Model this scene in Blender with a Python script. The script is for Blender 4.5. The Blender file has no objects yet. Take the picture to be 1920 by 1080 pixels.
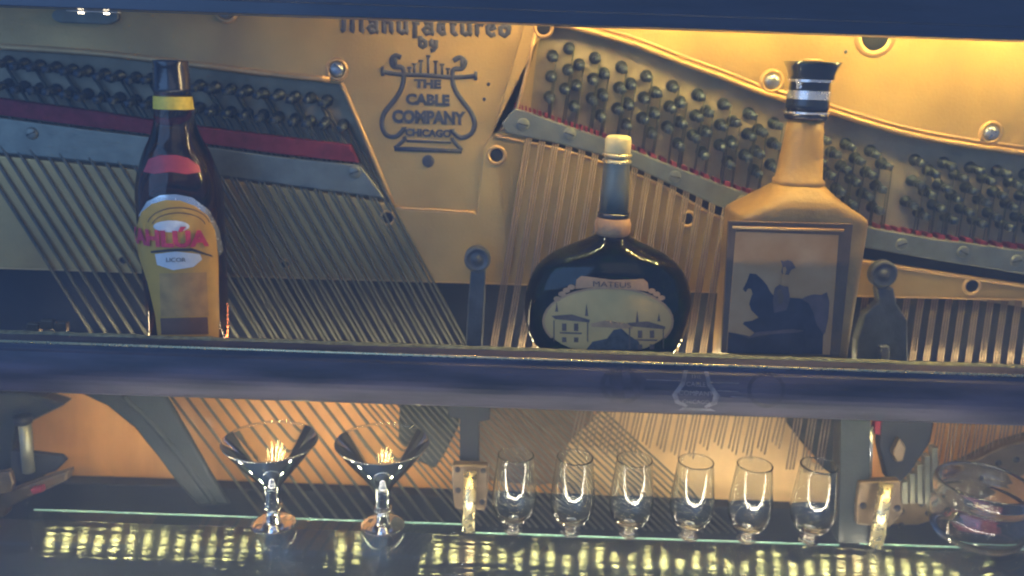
import bpy, bmesh, math, random
from mathutils import Vector, Matrix
random.seed(7)
R = math.radians
sc = bpy.context.scene
C = sc.collection
S = 0.78                     # everything below is written in working units; S turns them into metres

# ------------------------------------------------------------------ camera
CAM = Vector((0.0, -1.0, 0.63)); PITCH = R(15.0); ROLL = R(1.95); F = 1550.0
fw = Vector((0, math.cos(PITCH), -math.sin(PITCH)))
up0 = Vector((0, math.sin(PITCH), math.cos(PITCH)))
rt = Vector((1, 0, 0)) * math.cos(ROLL) + up0 * math.sin(ROLL)
upv = -Vector((1, 0, 0)) * math.sin(ROLL) + up0 * math.cos(ROLL)
cam = bpy.data.objects.new('camera', bpy.data.cameras.new('camera')); C.objects.link(cam)
m3 = Matrix((rt, upv, -fw)).transposed()
cam.matrix_world = Matrix.Translation(CAM * S) @ m3.to_4x4()
cam.data.sensor_width = 36; cam.data.lens = 36 * F / 1920
cam.data.dof.use_dof = True; cam.data.dof.focus_distance = 0.60; cam.data.dof.aperture_fstop = 6.6   # the phone missed focus a little
cam.data.clip_start = 0.02; cam.data.clip_end = 50
sc.camera = cam

def ray(px, py): return fw + rt * ((px - 960) / F) - upv * ((py - 540) / F)
def UY(px, py, Y):
    d = ray(px, py); return CAM + d * ((Y - CAM.y) / d.y)
def UZ(px, py, z):
    d = ray(px, py); return CAM + d * ((z - CAM.z) / d.z)

# ------------------------------------------------------------------ world, lamps, exposure
w = bpy.data.worlds.new("World"); sc.world = w; w.use_nodes = True
w.node_tree.nodes['Background'].inputs[0].default_value = (0.17, 0.37, 0.85, 1)
w.node_tree.nodes['Background'].inputs[1].default_value = 0.42
def area(name, loc, target, size, sizey, power, col):
    l = bpy.data.lights.new(name, 'AREA'); l.shape = 'RECTANGLE'; l.size = size; l.size_y = sizey
    l.energy = power; l.color = col
    o = bpy.data.objects.new(name, l); C.objects.link(o); o.location = loc
    o.rotation_euler = (Vector(target) - Vector(loc)).to_track_quat('-Z', 'Y').to_euler(); return o
area('room_lamp_cool', (-1.9, -2.0, 1.3), (-0.25, 0, 0.35), 2.8, 2.2, 38, (0.26, 0.50, 0.95))
area('soft_fill', (0.7, -2.0, 1.9), (0.1, 0.1, 0.4), 1.8, 1.4, 4.0, (1.0, 0.80, 0.50))  # added soft fill light, not a lamp of the room
sc.view_settings.view_transform = 'Standard'; sc.view_settings.look = 'None'
sc.view_settings.exposure = 0.08; sc.view_settings.gamma = 1.0
sc.cycles.use_denoising = True
sc.cycles.max_bounces = 12; sc.cycles.transmission_bounces = 12; sc.cycles.glossy_bounces = 5
sc.cycles.diffuse_bounces = 4
sc.cycles.sample_clamp_indirect = 30.0
sc.cycles.caustics_refractive = True; sc.cycles.caustics_reflective = True; sc.cycles.blur_glossy = 0.3

# ------------------------------------------------------------------ materials
def nm(name):
    m = bpy.data.materials.new(name); m.use_nodes = True
    nt = m.node_tree; return m, nt, nt.nodes['Principled BSDF']
def surf(name, col, rough=0.5, metal=0.0, var=0.15, scale=30, bump=0.1, bscale=200, spec=0.5, coat=0.0, col2=None, stretch=None, rvar=0.1):
    m, nt, b = nm(name); N = nt.nodes.new; L = nt.links.new
    tc = N('ShaderNodeTexCoord'); mp = N('ShaderNodeMapping')
    L(tc.outputs['Object'], mp.inputs[0])
    if stretch: mp.inputs['Scale'].default_value = stretch
    n = N('ShaderNodeTexNoise'); n.inputs['Scale'].default_value = scale; n.inputs['Detail'].default_value = 6
    L(mp.outputs[0], n.inputs['Vector'])
    r = N('ShaderNodeValToRGB'); r.color_ramp.elements[0].position = 0.3; r.color_ramp.elements[1].position = 0.7
    a = [c * (1 - var) for c in col]; z = [min(1, c * (1 + var)) for c in (col2 or col)]
    r.color_ramp.elements[0].color = (*a, 1); r.color_ramp.elements[1].color = (*z, 1)
    L(n.outputs[0], r.inputs[0]); L(r.outputs[0], b.inputs['Base Color'])
    b.inputs['Metallic'].default_value = metal; b.inputs['Specular IOR Level'].default_value = spec
    b.inputs['Coat Weight'].default_value = coat; b.inputs['Coat Roughness'].default_value = 0.12
    mr = N('ShaderNodeMapRange'); mr.inputs[3].default_value = max(0.02, rough - rvar); mr.inputs[4].default_value = min(1, rough + rvar)
    n3 = N('ShaderNodeTexNoise'); n3.inputs['Scale'].default_value = scale * 2.3; n3.inputs['Detail'].default_value = 4
    L(mp.outputs[0], n3.inputs['Vector']); L(n3.outputs[0], mr.inputs[0]); L(mr.outputs[0], b.inputs['Roughness'])
    if bump:
        n2 = N('ShaderNodeTexNoise'); n2.inputs['Scale'].default_value = bscale; n2.inputs['Detail'].default_value = 5
        L(mp.outputs[0], n2.inputs['Vector'])
        bp = N('ShaderNodeBump'); bp.inputs['Strength'].default_value = bump; bp.inputs['Distance'].default_value = 0.001
        L(n2.outputs[0], bp.inputs['Height']); L(bp.outputs[0], b.inputs['Normal'])
    return m
def glass(name, col, ior=1.45, rough=0.0, dens=0.0, dcol=None):
    m, nt, b = nm(name)
    b.inputs['Base Color'].default_value = (*col, 1); b.inputs['Transmission Weight'].default_value = 1
    b.inputs['Roughness'].default_value = rough; b.inputs['IOR'].default_value = ior
    if dens:
        v = nt.nodes.new('ShaderNodeVolumeAbsorption'); v.inputs[0].default_value = (*dcol, 1); v.inputs[1].default_value = dens
        nt.links.new(v.outputs[0], nt.nodes['Material Output'].inputs['Volume'])
    return m
def emit(name, col, k):
    m, nt, b = nm(name); b.inputs['Base Color'].default_value = (*col, 1)
    b.inputs['Emission Color'].default_value = (*col, 1); b.inputs['Emission Strength'].default_value = k
    return m
M = {}
M['gold'] = surf('bronze_painted_iron', (0.46, 0.29, 0.10), 0.42, 0.35, 0.22, 9, 0.35, 320, col2=(0.52, 0.335, 0.11))
M['goldrim'] = surf('bronze_rim', (0.62, 0.38, 0.15), 0.33, 0.5, 0.12, 60, 0.2, 400)
M['letter'] = surf('dark_letter_paint', (0.045, 0.055, 0.085), 0.5, 0, 0.3, 120, 0.3, 400)
M['pinblock'] = surf('grey_green_pin_panel', (0.33, 0.27, 0.17), 0.6, 0.2, 0.2, 35, 0.4, 260)
M['bar'] = surf('grey_pressure_bar', (0.20, 0.21, 0.17), 0.42, 0.5, 0.18, 50, 0.3, 300)
M['pin'] = surf('blued_steel_pin', (0.05, 0.07, 0.09), 0.4, 0.6, 0.2, 300, 0.2, 900)
M['steel'] = surf('nickel_steel', (0.42, 0.44, 0.44), 0.3, 0.85, 0.15, 120, 0.15, 600)
M['felt'] = surf('crimson_felt', (0.21, 0.03, 0.05), 0.95, 0, 0.3, 90, 0.9, 700, spec=0.1)
M['wound'] = surf('wound_string', (0.10, 0.105, 0.085), 0.5, 0.3, 0.2, 90, 0.8, 1500)
M['treble'] = surf('treble_string', (0.19, 0.14, 0.10), 0.42, 0.3, 0.2, 60, 0.3, 1500)
M['black'] = surf('black_lacquered_wood', (0.035, 0.042, 0.062), 0.38, 0, 0.25, 9, 0.25, 90, coat=0.25, stretch=(1, 8, 8))
M['railwood'] = surf('worn_black_rail', (0.020, 0.021, 0.035), 0.5, 0, 0.3, 10, 0.25, 120, spec=0.35, coat=0.0, stretch=(1, 7, 7), col2=(0.062, 0.052, 0.075))
M['dust'] = surf('dusty_felt_edge', (0.20, 0.20, 0.11), 0.9, 0, 0.5, 140, 1.0, 500)
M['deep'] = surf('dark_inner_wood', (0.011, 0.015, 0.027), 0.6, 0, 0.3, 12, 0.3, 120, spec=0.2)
M['arm'] = surf('black_iron_arm', (0.009, 0.016, 0.022), 0.5, 0.0, 0.2, 40, 0.5, 300, spec=0.3)
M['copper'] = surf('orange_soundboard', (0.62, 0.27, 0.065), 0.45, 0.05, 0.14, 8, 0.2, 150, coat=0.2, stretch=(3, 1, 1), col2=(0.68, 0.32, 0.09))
M['tan'] = surf('lit_tan_soundboard', (0.62, 0.41, 0.19), 0.5, 0.05, 0.12, 9, 0.2, 150, stretch=(4, 1, 1))
M['brass'] = surf('pale_brass_tube', (0.78, 0.66, 0.36), 0.28, 0.8, 0.1, 70, 0.1, 500)
M['flange'] = surf('tarnished_brass_flange', (0.14, 0.10, 0.06), 0.4, 0.5, 0.25, 60, 0.3, 350)
M['knob'] = surf('grey_iron_knob', (0.10, 0.11, 0.115), 0.5, 0.4, 0.25, 60, 0.5, 300)
M['cork'] = surf('cream_stopper', (0.78, 0.62, 0.28), 0.6, 0, 0.12, 120, 0.4, 400)
M['yellow'] = surf('yellow_paper', (0.85, 0.62, 0.06), 0.5, 0, 0.1, 200, 0.1, 500)
M['capblack'] = surf('black_plastic_cap', (0.012, 0.016, 0.028), 0.22, 0, 0.2, 50, 0, 100, coat=0.6)
M['brown'] = glass('brown_bottle_glass', (0.95, 0.75, 0.5), 1.42, 0.02, 38, (0.62, 0.22, 0.03))
M['green'] = glass('green_bottle_glass', (0.7, 0.95, 0.75), 1.42, 0.02, 75, (0.04, 0.42, 0.22))
M['clear'] = glass('clear_glass', (0.97, 1.0, 0.98), 1.46)
def pane_mat():
    m, nt, b = nm('clear_sheet_glass'); N = nt.nodes.new; L = nt.links.new; nt.nodes.remove(b)
    t = N('ShaderNodeBsdfTransparent'); t.inputs[0].default_value = (0.93, 0.98, 0.95, 1)
    g = N('ShaderNodeBsdfGlossy'); g.inputs['Roughness'].default_value = 0.02
    fr = N('ShaderNodeFresnel'); fr.inputs[0].default_value = 1.5; mx = N('ShaderNodeMixShader')
    ge = N('ShaderNodeNewGeometry'); mt = N('ShaderNodeMath'); mt.operation = 'MULTIPLY'; iv = N('ShaderNodeMath'); iv.operation = 'SUBTRACT'; iv.inputs[0].default_value = 1.0
    L(ge.outputs['Backfacing'], iv.inputs[1]); L(fr.outputs[0], mt.inputs[0]); L(iv.outputs[0], mt.inputs[1]); L(mt.outputs[0], mx.inputs[0]); L(t.outputs[0], mx.inputs[1]); L(g.outputs[0], mx.inputs[2])
    L(mx.outputs[0], nt.nodes['Material Output'].inputs[0]); return m
M['shelf'] = pane_mat()
M['edge'] = surf('ground_glass_edge', (0.42, 0.66, 0.50), 0.35, 0, 0.1, 80, 0.1, 300)
M['paper'] = surf('gold_label_paper', (0.66, 0.35, 0.05), 0.4, 0.1, 0.08, 60, 0.1, 300)
M['paperdeep'] = surf('tan_label_panel', (0.52, 0.27, 0.07), 0.6, 0, 0.25, 60, 0.1, 300)
M['paperdark'] = surf('brown_label_foot', (0.16, 0.07, 0.035), 0.6, 0, 0.2, 60, 0.1, 300)
M['silver'] = surf('silver_foil', (0.80, 0.78, 0.74), 0.25, 0.8, 0.1, 90, 0.1, 300)
M['white'] = surf('white_label_patch', (0.75, 0.73, 0.70), 0.6, 0, 0.08, 90, 0.1, 300)
M['red'] = surf('red_label_ink', (0.60, 0.03, 0.08), 0.5, 0, 0.15, 150, 0, 300)
M['redneck'] = surf('red_neck_label', (0.50, 0.05, 0.07), 0.5, 0, 0.15, 100, 0, 300)
M['ink'] = surf('dark_label_ink', (0.06, 0.04, 0.03), 0.6, 0, 0.2, 150, 0, 300)
M['cream'] = surf('cream_oval_label', (0.70, 0.44, 0.14), 0.6, 0, 0.1, 40, 0.1, 300)
M['pinkpaper'] = surf('pinkish_banner_paper', (0.52, 0.28, 0.12), 0.6, 0, 0.15, 120, 0.1, 300)
M['inkblue'] = surf('slate_print', (0.16, 0.10, 0.07), 0.7, 0, 0.3, 160, 0, 300)
M['inkgreen'] = surf('dark_foliage_print', (0.06, 0.065, 0.07), 0.7, 0, 0.5, 220, 0, 300)
M['leather'] = surf('tan_leather_stoneware', (0.33, 0.185, 0.05), 0.5, 0, 0.25, 22, 0.5, 220, col2=(0.40, 0.23, 0.065))
M['leatherdark'] = surf('brown_leather_frame', (0.14, 0.08, 0.04), 0.55, 0, 0.25, 26, 0.6, 220)
M['painting'] = surf('tan_painting_ground', (0.52, 0.24, 0.06), 0.6, 0, 0.2, 24, 0.3, 300, col2=(0.46, 0.26, 0.11))
M['rider'] = surf('dark_rider_print', (0.034, 0.030, 0.040), 0.6, 0, 0.4, 60, 0.2, 300)
M['rider2'] = surf('brown_rider_print', (0.13, 0.08, 0.07), 0.6, 0, 0.3, 60, 0.2, 300)
M['decal'] = surf('worn_grey_decal', (0.14, 0.135, 0.15), 0.5, 0, 0.5, 90, 0, 300)
M['decaldark'] = surf('worn_dark_decal', (0.028, 0.022, 0.036), 0.45, 0, 0.5, 90, 0, 300)
M['tape'] = surf('white_led_tape', (0.6, 0.6, 0.55), 0.6, 0, 0.1, 90, 0, 300)
M['led_top'] = emit('warm_diode_upper', (1.0, 0.74, 0.22), 540)
M['led_topdim'] = emit('warm_diode_upper_weak', (1.0, 0.72, 0.32), 230)
M['led_ledge'] = emit('warm_diode_ledge', (1.0, 0.80, 0.40), 105)
M['led_ledgedim'] = emit('warm_diode_ledge_weak', (1.0, 0.80, 0.45), 45)
M['led_under'] = emit('warm_diode_under', (1.0, 0.76, 0.30), 140)
M['led_front'] = emit('warm_diode_front_lip', (1.0, 0.90, 0.68), 170)
M['led_low'] = emit('warm_diode_counter', (1.0, 0.86, 0.58), 130)
# counter top: dark lacquer with fine cross ripples
def counter_mat():
    m, nt, b = nm('rippled_black_lacquer'); N = nt.nodes.new; L = nt.links.new
    b.inputs['Base Color'].default_value = (0.022, 0.020, 0.026, 1); b.inputs['Roughness'].default_value = 0.06
    b.inputs['Specular IOR Level'].default_value = 0.6
    tc = N('ShaderNodeTexCoord'); mp = N('ShaderNodeMapping'); mp.inputs['Scale'].default_value = (5, 150, 1)
    L(tc.outputs['Object'], mp.inputs[0])
    n = N('ShaderNodeTexNoise'); n.inputs['Scale'].default_value = 1.6; n.inputs['Detail'].default_value = 3
    L(mp.outputs[0], n.inputs['Vector'])
    bp = N('ShaderNodeBump'); bp.inputs['Strength'].default_value = 0.6; bp.inputs['Distance'].default_value = 0.00058
    L(n.outputs[0], bp.inputs['Height']); L(bp.outputs[0], b.inputs['Normal'])
    return m
M['counter'] = counter_mat()

# ------------------------------------------------------------------ mesh helpers
def tag(o, label=None, cat=None, group=None, kind=None):
    if label: o['label'] = label
    if cat: o['category'] = cat
    if group: o['group'] = group
    if kind: o['kind'] = kind
    return o
def empty(name, loc, label, cat, group=None):
    o = bpy.data.objects.new(name, None); C.objects.link(o); o.location = Vector(loc) * S
    o.empty_display_size = 0.05
    return tag(o, label, cat, group)
def finish(name, me, mat, parent, smooth, bevel):
    if mat: me.materials.append(M[mat])
    if smooth:
        for p in me.polygons: p.use_smooth = True
    o = bpy.data.objects.new(name, me); C.objects.link(o)
    if parent is not None:
        o.parent = parent
        pw = Vector((0, 0, 0)); q = parent
        while q is not None: pw = pw + q.location; q = q.parent
        o.location = -pw
    if bevel:
        b = o.modifiers.new('bevel', 'BEVEL'); b.width = bevel * S; b.segments = 3; b.limit_method = 'ANGLE'; b.angle_limit = R(40)
    return o
class MB:
    def __init__(s): s.v = []; s.f = []; s.mi = []; s.cur = 0
    def add(s, vs, fs):
        k = len(s.v); s.v += [Vector(v) for v in vs]; s.f += [tuple(i + k for i in f) for f in fs]; s.mi += [s.cur] * len(fs); return s
    def box(s, a, b):
        x0, y0, z0 = a; x1, y1, z1 = b
        return s.add([(x0, y0, z0), (x1, y0, z0), (x1, y1, z0), (x0, y1, z0), (x0, y0, z1), (x1, y0, z1), (x1, y1, z1), (x0, y1, z1)],
                     [(0, 3, 2, 1), (4, 5, 6, 7), (0, 1, 5, 4), (1, 2, 6, 5), (2, 3, 7, 6), (3, 0, 4, 7)])
    def prism(s, front, back):
        n = len(front); vs = list(front) + list(back)
        fs = [tuple(range(n)), tuple(range(2 * n - 1, n - 1, -1))] + [(i, i + n, (i + 1) % n + n, (i + 1) % n) for i in range(n)]
        return s.add(vs, fs)
    def prism_px(s, pts, Y0, Y1):        # outline traced on the plane at depth Y0, pushed straight back to Y1
        fr = [UY(x, y, Y0) for x, y in pts]
        return s.prism(fr, [Vector((p.x, Y1, p.z)) for p in fr])
    def extrude_x(s, prof, x0, x1):      # prof: (y, z)
        return s.prism([Vector((x0, y, z)) for y, z in prof], [Vector((x1, y, z)) for y, z in prof])
    def tube(s, path, r, n=6, flat=1.0, rs=None):
        path = [Vector(p) for p in path]; vs = []; m = len(path)
        for i, p in enumerate(path):
            a = path[max(0, i - 1)]; b = path[min(m - 1, i + 1)]; t = (b - a).normalized()
            side = t.cross(Vector((0, 1, 0)))
            side = side.normalized() if side.length > 1e-4 else Vector((1, 0, 0))
            o2 = side.cross(t).normalized()
            rr = rs[i] if rs else r
            for k in range(n):
                an = 2 * math.pi * k / n
                vs.append(p + side * (math.cos(an) * rr) + o2 * (math.sin(an) * rr * flat))
        fs = [(i * n + k, i * n + (k + 1) % n, (i + 1) * n + (k + 1) % n, (i + 1) * n + k) for i in range(m - 1) for k in range(n)]
        fs += [tuple(range(n))[::-1], tuple(range((m - 1) * n, m * n))]
        return s.add(vs, fs)
    def lathe(s, cx, cy, prof, n=40, ax='z', close=True):
        """ax z: prof (r, z) or (rx, ry, z) about (cx, cy); ax y: prof (r, y) about (cx, z=cy)"""
        vs = []; m = len(prof)
        for p in prof:
            rx, ry, h = p if len(p) == 3 else (p[0], p[0], p[1])
            for k in range(n):
                a = 2 * math.pi * k / n
                if ax == 'z': vs.append((cx + rx * math.cos(a), cy + ry * math.sin(a), h))
                else: vs.append((cx + rx * math.cos(a), h, cy + ry * math.sin(a)))
        fs = [(i * n + k, i * n + (k + 1) % n, (i + 1) * n + (k + 1) % n, (i + 1) * n + k) for i in range(m - 1) for k in range(n)]
        if close: fs += [tuple(range(n))[::-1], tuple(range((m - 1) * n, m * n))]
        return s.add(vs, fs)
    def mesh(s, name):
        me = bpy.data.meshes.new(name); me.from_pydata([tuple(v * S) for v in s.v], [], s.f)
        bm = bmesh.new(); bm.from_mesh(me); bmesh.ops.recalc_face_normals(bm, faces=bm.faces); bm.to_mesh(me); bm.free()
        return me
    def build(s, name, mat, parent=None, smooth=False, bevel=0, mats=None):
        me = s.mesh(name)
        o = finish(name, me, mat, parent, smooth, bevel)
        if mats:
            for k in mats: me.materials.append(M[k])
            for p, i in zip(me.polygons, s.mi): p.material_index = i
        return o
def smooth_path(pts, k=4):
    out = []
    n = len(pts)
    for i in range(n - 1):
        p0 = pts[max(0, i - 1)]; p1 = pts[i]; p2 = pts[i + 1]; p3 = pts[min(n - 1, i + 2)]
        for j in range(k):
            t = j / k
            out.append(tuple(0.5 * (2 * p1[a] + (p2[a] - p0[a]) * t + (2 * p0[a] - 5 * p1[a] + 4 * p2[a] - p3[a]) * t * t + (3 * p1[a] - p0[a] - 3 * p2[a] + p3[a]) * t ** 3) for a in range(len(p1))))
    out.append(tuple(pts[-1])); return out
def ell(cx, cy, a, b, n=32): return [(cx + a * math.cos(2 * math.pi * k / n), cy + b * math.sin(2 * math.pi * k / n)) for k in range(n)]
def pspan(px0, px1, py, Y): return (UY(px1, py, Y) - UY(px0, py, Y)).length
def pathY(pts, Y): return [UY(x, y, Y) for x, y in pts]

def text_geo(body, size=1.0, offset=0.0, extrude=0.0, res=3, align='CENTER'):
    cu = bpy.data.curves.new('t', 'FONT'); cu.body = body; cu.size = size; cu.offset = offset; cu.extrude = extrude
    cu.resolution_u = res; cu.align_x = align; cu.align_y = 'CENTER'
    o = bpy.data.objects.new('t', cu); C.objects.link(o)
    dg = bpy.context.evaluated_depsgraph_get(); dg.update()
    me = o.evaluated_get(dg).to_mesh()
    vs = [v.co.copy() for v in me.vertices]; fs = [tuple(p.vertices) for p in me.polygons]
    o.evaluated_get(dg).to_mesh_clear(); bpy.data.objects.remove(o); bpy.data.curves.remove(cu)
    return vs, fs
def text_on_plane(mb, body, cx, cy, hpx, Yf, depth, sx=1.0, slope=0.034, offset=0.03, arch=0.0):
    """raised lettering: mb gets letters whose front stands `depth` in front of plane Yf; size in photo pixels"""
    vs, fs = text_geo(body, 1.0, offset, 0.5)
    s = hpx / 0.70
    out = []
    for v in vs:
        px = cx + v.x * s * sx; py = cy - v.y * s + (px - cx) * slope + arch * ((px - cx) / 100.0) ** 2
        p = UY(px, py, Yf); out.append(Vector((p.x, Yf - depth * (v.z + 0.5) + 0.0005, p.z)))
    mb.add(out, fs)
def decal(mb, polys, mapf, cut=10.0, faces=None):
    """flat outlines (photo pixels) cut fine and laid on a curved surface by mapf"""
    bm = bmesh.new()
    if faces is None:
        for poly in polys:
            vv = [bm.verts.new((x, y, 0)) for x, y in poly]; bm.faces.new(vv)
    else:
        vv = [bm.verts.new((x, y, 0)) for x, y in polys]
        for f in faces:
            try: bm.faces.new([vv[i] for i in f])
            except ValueError: pass
    bmesh.ops.triangulate(bm, faces=bm.faces)
    for _ in range(6):
        es = [e for e in bm.edges if e.calc_length() > cut]
        if not es: break
        bmesh.ops.subdivide_edges(bm, edges=es, cuts=1)
        bmesh.ops.triangulate(bm, faces=[f for f in bm.faces if len(f.verts) > 3])
    bm.verts.ensure_lookup_table()
    for i, v in enumerate(bm.verts): v.index = i
    vs = [mapf(v.co.x, v.co.y) for v in bm.verts]; fs = [tuple(v.index for v in f.verts) for f in bm.faces]
    bm.free(); mb.add(vs, fs)
def surface_map(x0, y0, prof, eps):
    """returns f(px,py): where the line of sight meets the turned surface prof [(rx, ry, z)], lifted by eps"""
    pr = sorted(prof, key=lambda p: p[2])
    def rad(z):
        if z <= pr[0][2]: return pr[0][0], pr[0][1]
        for a, b in zip(pr, pr[1:]):
            if a[2] <= z <= b[2]:
                t = (z - a[2]) / max(1e-9, b[2] - a[2]); return a[0] + (b[0] - a[0]) * t, a[1] + (b[1] - a[1]) * t
        return pr[-1][0], pr[-1][1]
    def f(px, py):
        d = ray(px, py)
        def g(Y):
            p = CAM + d * ((Y - CAM.y) / d.y); rx, ry = rad(p.z)
            return ((p.x - x0) / max(rx, 1e-4)) ** 2 + ((p.y - y0) / max(ry, 1e-4)) ** 2 - 1, p
        best = None; prev = y0 - 0.12; Y = prev; hit = None
        while Y < y0 + 0.01:
            v, p = g(Y)
            if best is None or v < best[0]: best = (v, p, Y)
            if v < 0:
                lo, hi = prev, Y
                for _ in range(14):
                    mid = (lo + hi) / 2
                    if g(mid)[0] < 0: hi = mid
                    else: lo = mid
                hit = g(lo)[1]; break
            prev = Y; Y += 0.002
        p = hit if hit is not None else best[1]
        n = Vector((p.x - x0, p.y - y0, 0)).normalized()
        return p + n * eps
    return f

# ------------------------------------------------------------------ depths (working units)
YP = 0.1535     # face of the iron plate's raised web
YPS = 0.160     # face of its sunk lettered field
YB = 0.176      # pin panels
YS = 0.146      # strings
YR = 0.212      # dark wall behind the open band
YSB = 0.235     # soundboard
XL, XR = -0.95, 0.97
RF = -0.035     # front of the middle rail
ztop = UY(960, 672, RF).z; zbot = UY(960, 767, RF + 0.004).z
yb_ = RF
while UY(960, 655, yb_).z > ztop: yb_ += 0.0005
RBK = yb_
print('rail', ztop, zbot, 'back', RBK)
ZL = ztop - 0.056                     # ledge behind the rail, where the bottles stand

piano = empty('upright_piano', (0, 0.1, -0.15), 'gutted upright piano turned into a lit bar, gold iron plate, strings and black rails showing', 'piano')

# ------------------------------------------------------------------ case: beams, rail, ledge, inner walls
zt = UY(960, 47, 0.0).z
mb = MB(); z1 = zt + 0.0135
mb.extrude_x([(-0.05, zt), (-0.05, z1), (-0.052, z1 + 0.0005), (-0.052, zt + 0.12), (0.0, zt + 0.12), (0.0, zt)], XL, XR)
mb.build('top_beam', 'black', piano, bevel=0.0012)
mb = MB(); h = ztop - zbot
prof = [(RBK, ztop), (RF + 0.006, ztop), (RF + 0.001, ztop - 0.0035), (RF + 0.0005, ztop - 0.009)]
for k in range(9):
    a = k / 8; prof.append((RF - 0.010 * math.sin(math.pi * (0.1 + 0.9 * a)) , ztop - 0.011 - (h - 0.015) * a))
prof += [(RF + 0.006, zbot), (RBK - 0.004, zbot), (RBK, zbot + 0.004)]
mb.extrude_x(prof, XL, XR); rail = mb.build('middle_rail', 'railwood', piano, bevel=0.0015)
MB().tube([(XL, RF + 0.003, ztop - 0.0012), (XR, RF + 0.003, ztop - 0.0012)], 0.0017, 10).build('rail_highlight_bead', 'brass', piano, smooth=True)  # bright bead added to imitate the highlight along the rail's top edge
# dusty strip along the back edge of the rail
mb = MB(); pts = []; n = 160
vs = []; fs = []
for i in range(n + 1):
    x = XL + (XR - XL) * i / n
    y0 = RBK - 0.006 + random.uniform(-0.0012, 0.0012); y1 = RBK + 0.004 + random.uniform(-0.001, 0.001); zz = ztop + 0.0016 + random.uniform(-0.0007, 0.0007)
    vs += [(x, y0, ztop + 0.0003), (x, y0 + 0.002, zz), (x, y1, zz), (x, y1 + 0.0015, ztop - 0.004)]
for i in range(n):
    for k in range(3): fs.append((i * 4 + k, i * 4 + k + 1, i * 4 + k + 5, i * 4 + k + 4))
mb.add(vs, fs); mb.build('felt_edging', 'dust', piano)
MB().box((XL, RBK + 0.0005, ZL - 0.012), (XR, 0.142, ZL)).build('bottle_ledge', 'deep', piano, bevel=0.001)
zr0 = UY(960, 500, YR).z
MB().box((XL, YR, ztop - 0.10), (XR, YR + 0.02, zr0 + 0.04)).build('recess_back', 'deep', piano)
# soundboard, lower
zsb = UY(960, 740, YSB).z
MB().box((XL, YSB, -0.16), (XR, YSB + 0.01, zsb + 0.05)).build('soundboard', 'copper', piano)
# treble part of the board, brighter light there put into a paler tan
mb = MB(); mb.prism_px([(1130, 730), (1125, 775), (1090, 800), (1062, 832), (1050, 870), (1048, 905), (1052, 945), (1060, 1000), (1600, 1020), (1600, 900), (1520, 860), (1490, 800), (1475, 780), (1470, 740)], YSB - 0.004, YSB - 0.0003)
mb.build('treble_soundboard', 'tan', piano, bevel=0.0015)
# dark purple-brown bridge foot seen between the posts
mb = MB(); mb.prism_px([(870, 730), (1118, 735), (1112, 790), (1070, 825), (1052, 870), (1048, 905), (1000, 912), (930, 905), (870, 890)], YSB - 0.012, YSB - 0.0045)
mb.build('bridge_apron', 'leatherdark', piano, bevel=0.002)
# bottom sill in the dark
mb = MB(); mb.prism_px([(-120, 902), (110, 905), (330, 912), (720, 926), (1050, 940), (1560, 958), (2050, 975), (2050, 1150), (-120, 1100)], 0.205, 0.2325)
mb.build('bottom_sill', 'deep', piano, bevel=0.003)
zc = 0.0
MB().box((XL, -0.30, -0.19), (XR, 0.235, -0.172)).build('bottom_board', 'deep', piano)
# sloping lacquered board under the glass
mb = MB(); TL = math.tan(R(31))
y0, y1 = -0.20, 0.034
mb.extrude_x([(y1, -0.008), (y0, -0.008 - TL * (y1 - y0)), (y0, -0.028 - TL * (y1 - y0)), (y1, -0.028)], XL, XR)
counter = mb.build('sloped_fallboard', 'counter', piano, bevel=0.001)

# ------------------------------------------------------------------ iron plate
RT = [(1040, 50), (1080, 57), (1180, 84), (1280, 122), (1360, 151), (1440, 182), (1540, 209), (1620, 234), (1700, 256), (1800, 275), (1920, 292), (2060, 308)]
VB = [(930, 252), (1050, 278), (1160, 313), (1250, 350), (1340, 402), (1480, 448), (1605, 485), (1760, 509), (1920, 533), (2060, 552)]
LB = [(-140, 276), (0, 292), (200, 312), (430, 337), (600, 360), (735, 381)]
LT = [(640, 158), (500, 145), (350, 126), (160, 103), (-140, 86)]
BE = [(2060, 567), (1920, 563), (1595, 556), (1310, 548), (960, 534), (480, 520), (200, 510), (-140, 500)]
out = [(-140, -90), (2060, -90)] + RT[::-1] + [(1012, 74), (976, 210), (952, 240)] + VB + BE + LB + LT
mb = MB(); mb.prism_px(out, YPS, YPS + 0.012)
plate = mb.build('iron_plate', 'gold', piano, bevel=0.0018)
mb = MB(); mb.prism_px([(990, -90), (2058, -90)] + [(x, y - 1) for x, y in RT[::-1]] + [(1012, 73), (975, 210), (951, 240)] + VB + [(x, y - 1) for x, y in BE] + LB[:-1] + [(733, 381), (740, 392), (893, 400), (907, 277), (923, 252), (955, 140), (983, 44)], YP, YPS - 0.0003)
mb.build('raised_web', 'gold', plate, bevel=0.0022)
mb = MB(); mb.prism_px([(x, y + 14) for x, y in [(-145, 300)] + LB[1:]][:0] + [(-145, 60), (660, 120), (790, 400), (430, 360), (-145, 330)], YB, YB + 0.006)
mb.build('bass_pin_panel', 'pinblock', piano)
mb = MB(); mb.prism_px([(970, 20), (1100, 30), (2070, 260), (2070, 600), (1560, 520), (1330, 440), (1140, 340), (900, 280)], YB, YB + 0.006)
mb.build('treble_pin_panel', 'pinblock', piano)
def rim(pts, r, Y, name='plate_rim', mat='goldrim', flat=0.8):
    return MB().tube(pathY(smooth_path(pts, 4), Y), r, 8, flat).build(name, mat, piano, smooth=True)
rim([(x, y - 5) for x, y in RT], 0.0042, YP - 0.0008)
rim([(x + 2, y - 16) for x, y in RT[1:]], 0.0022, YP - 0.0002)
rim([(x, y + 3) for x, y in VB], 0.0024, YP - 0.001)
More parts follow.
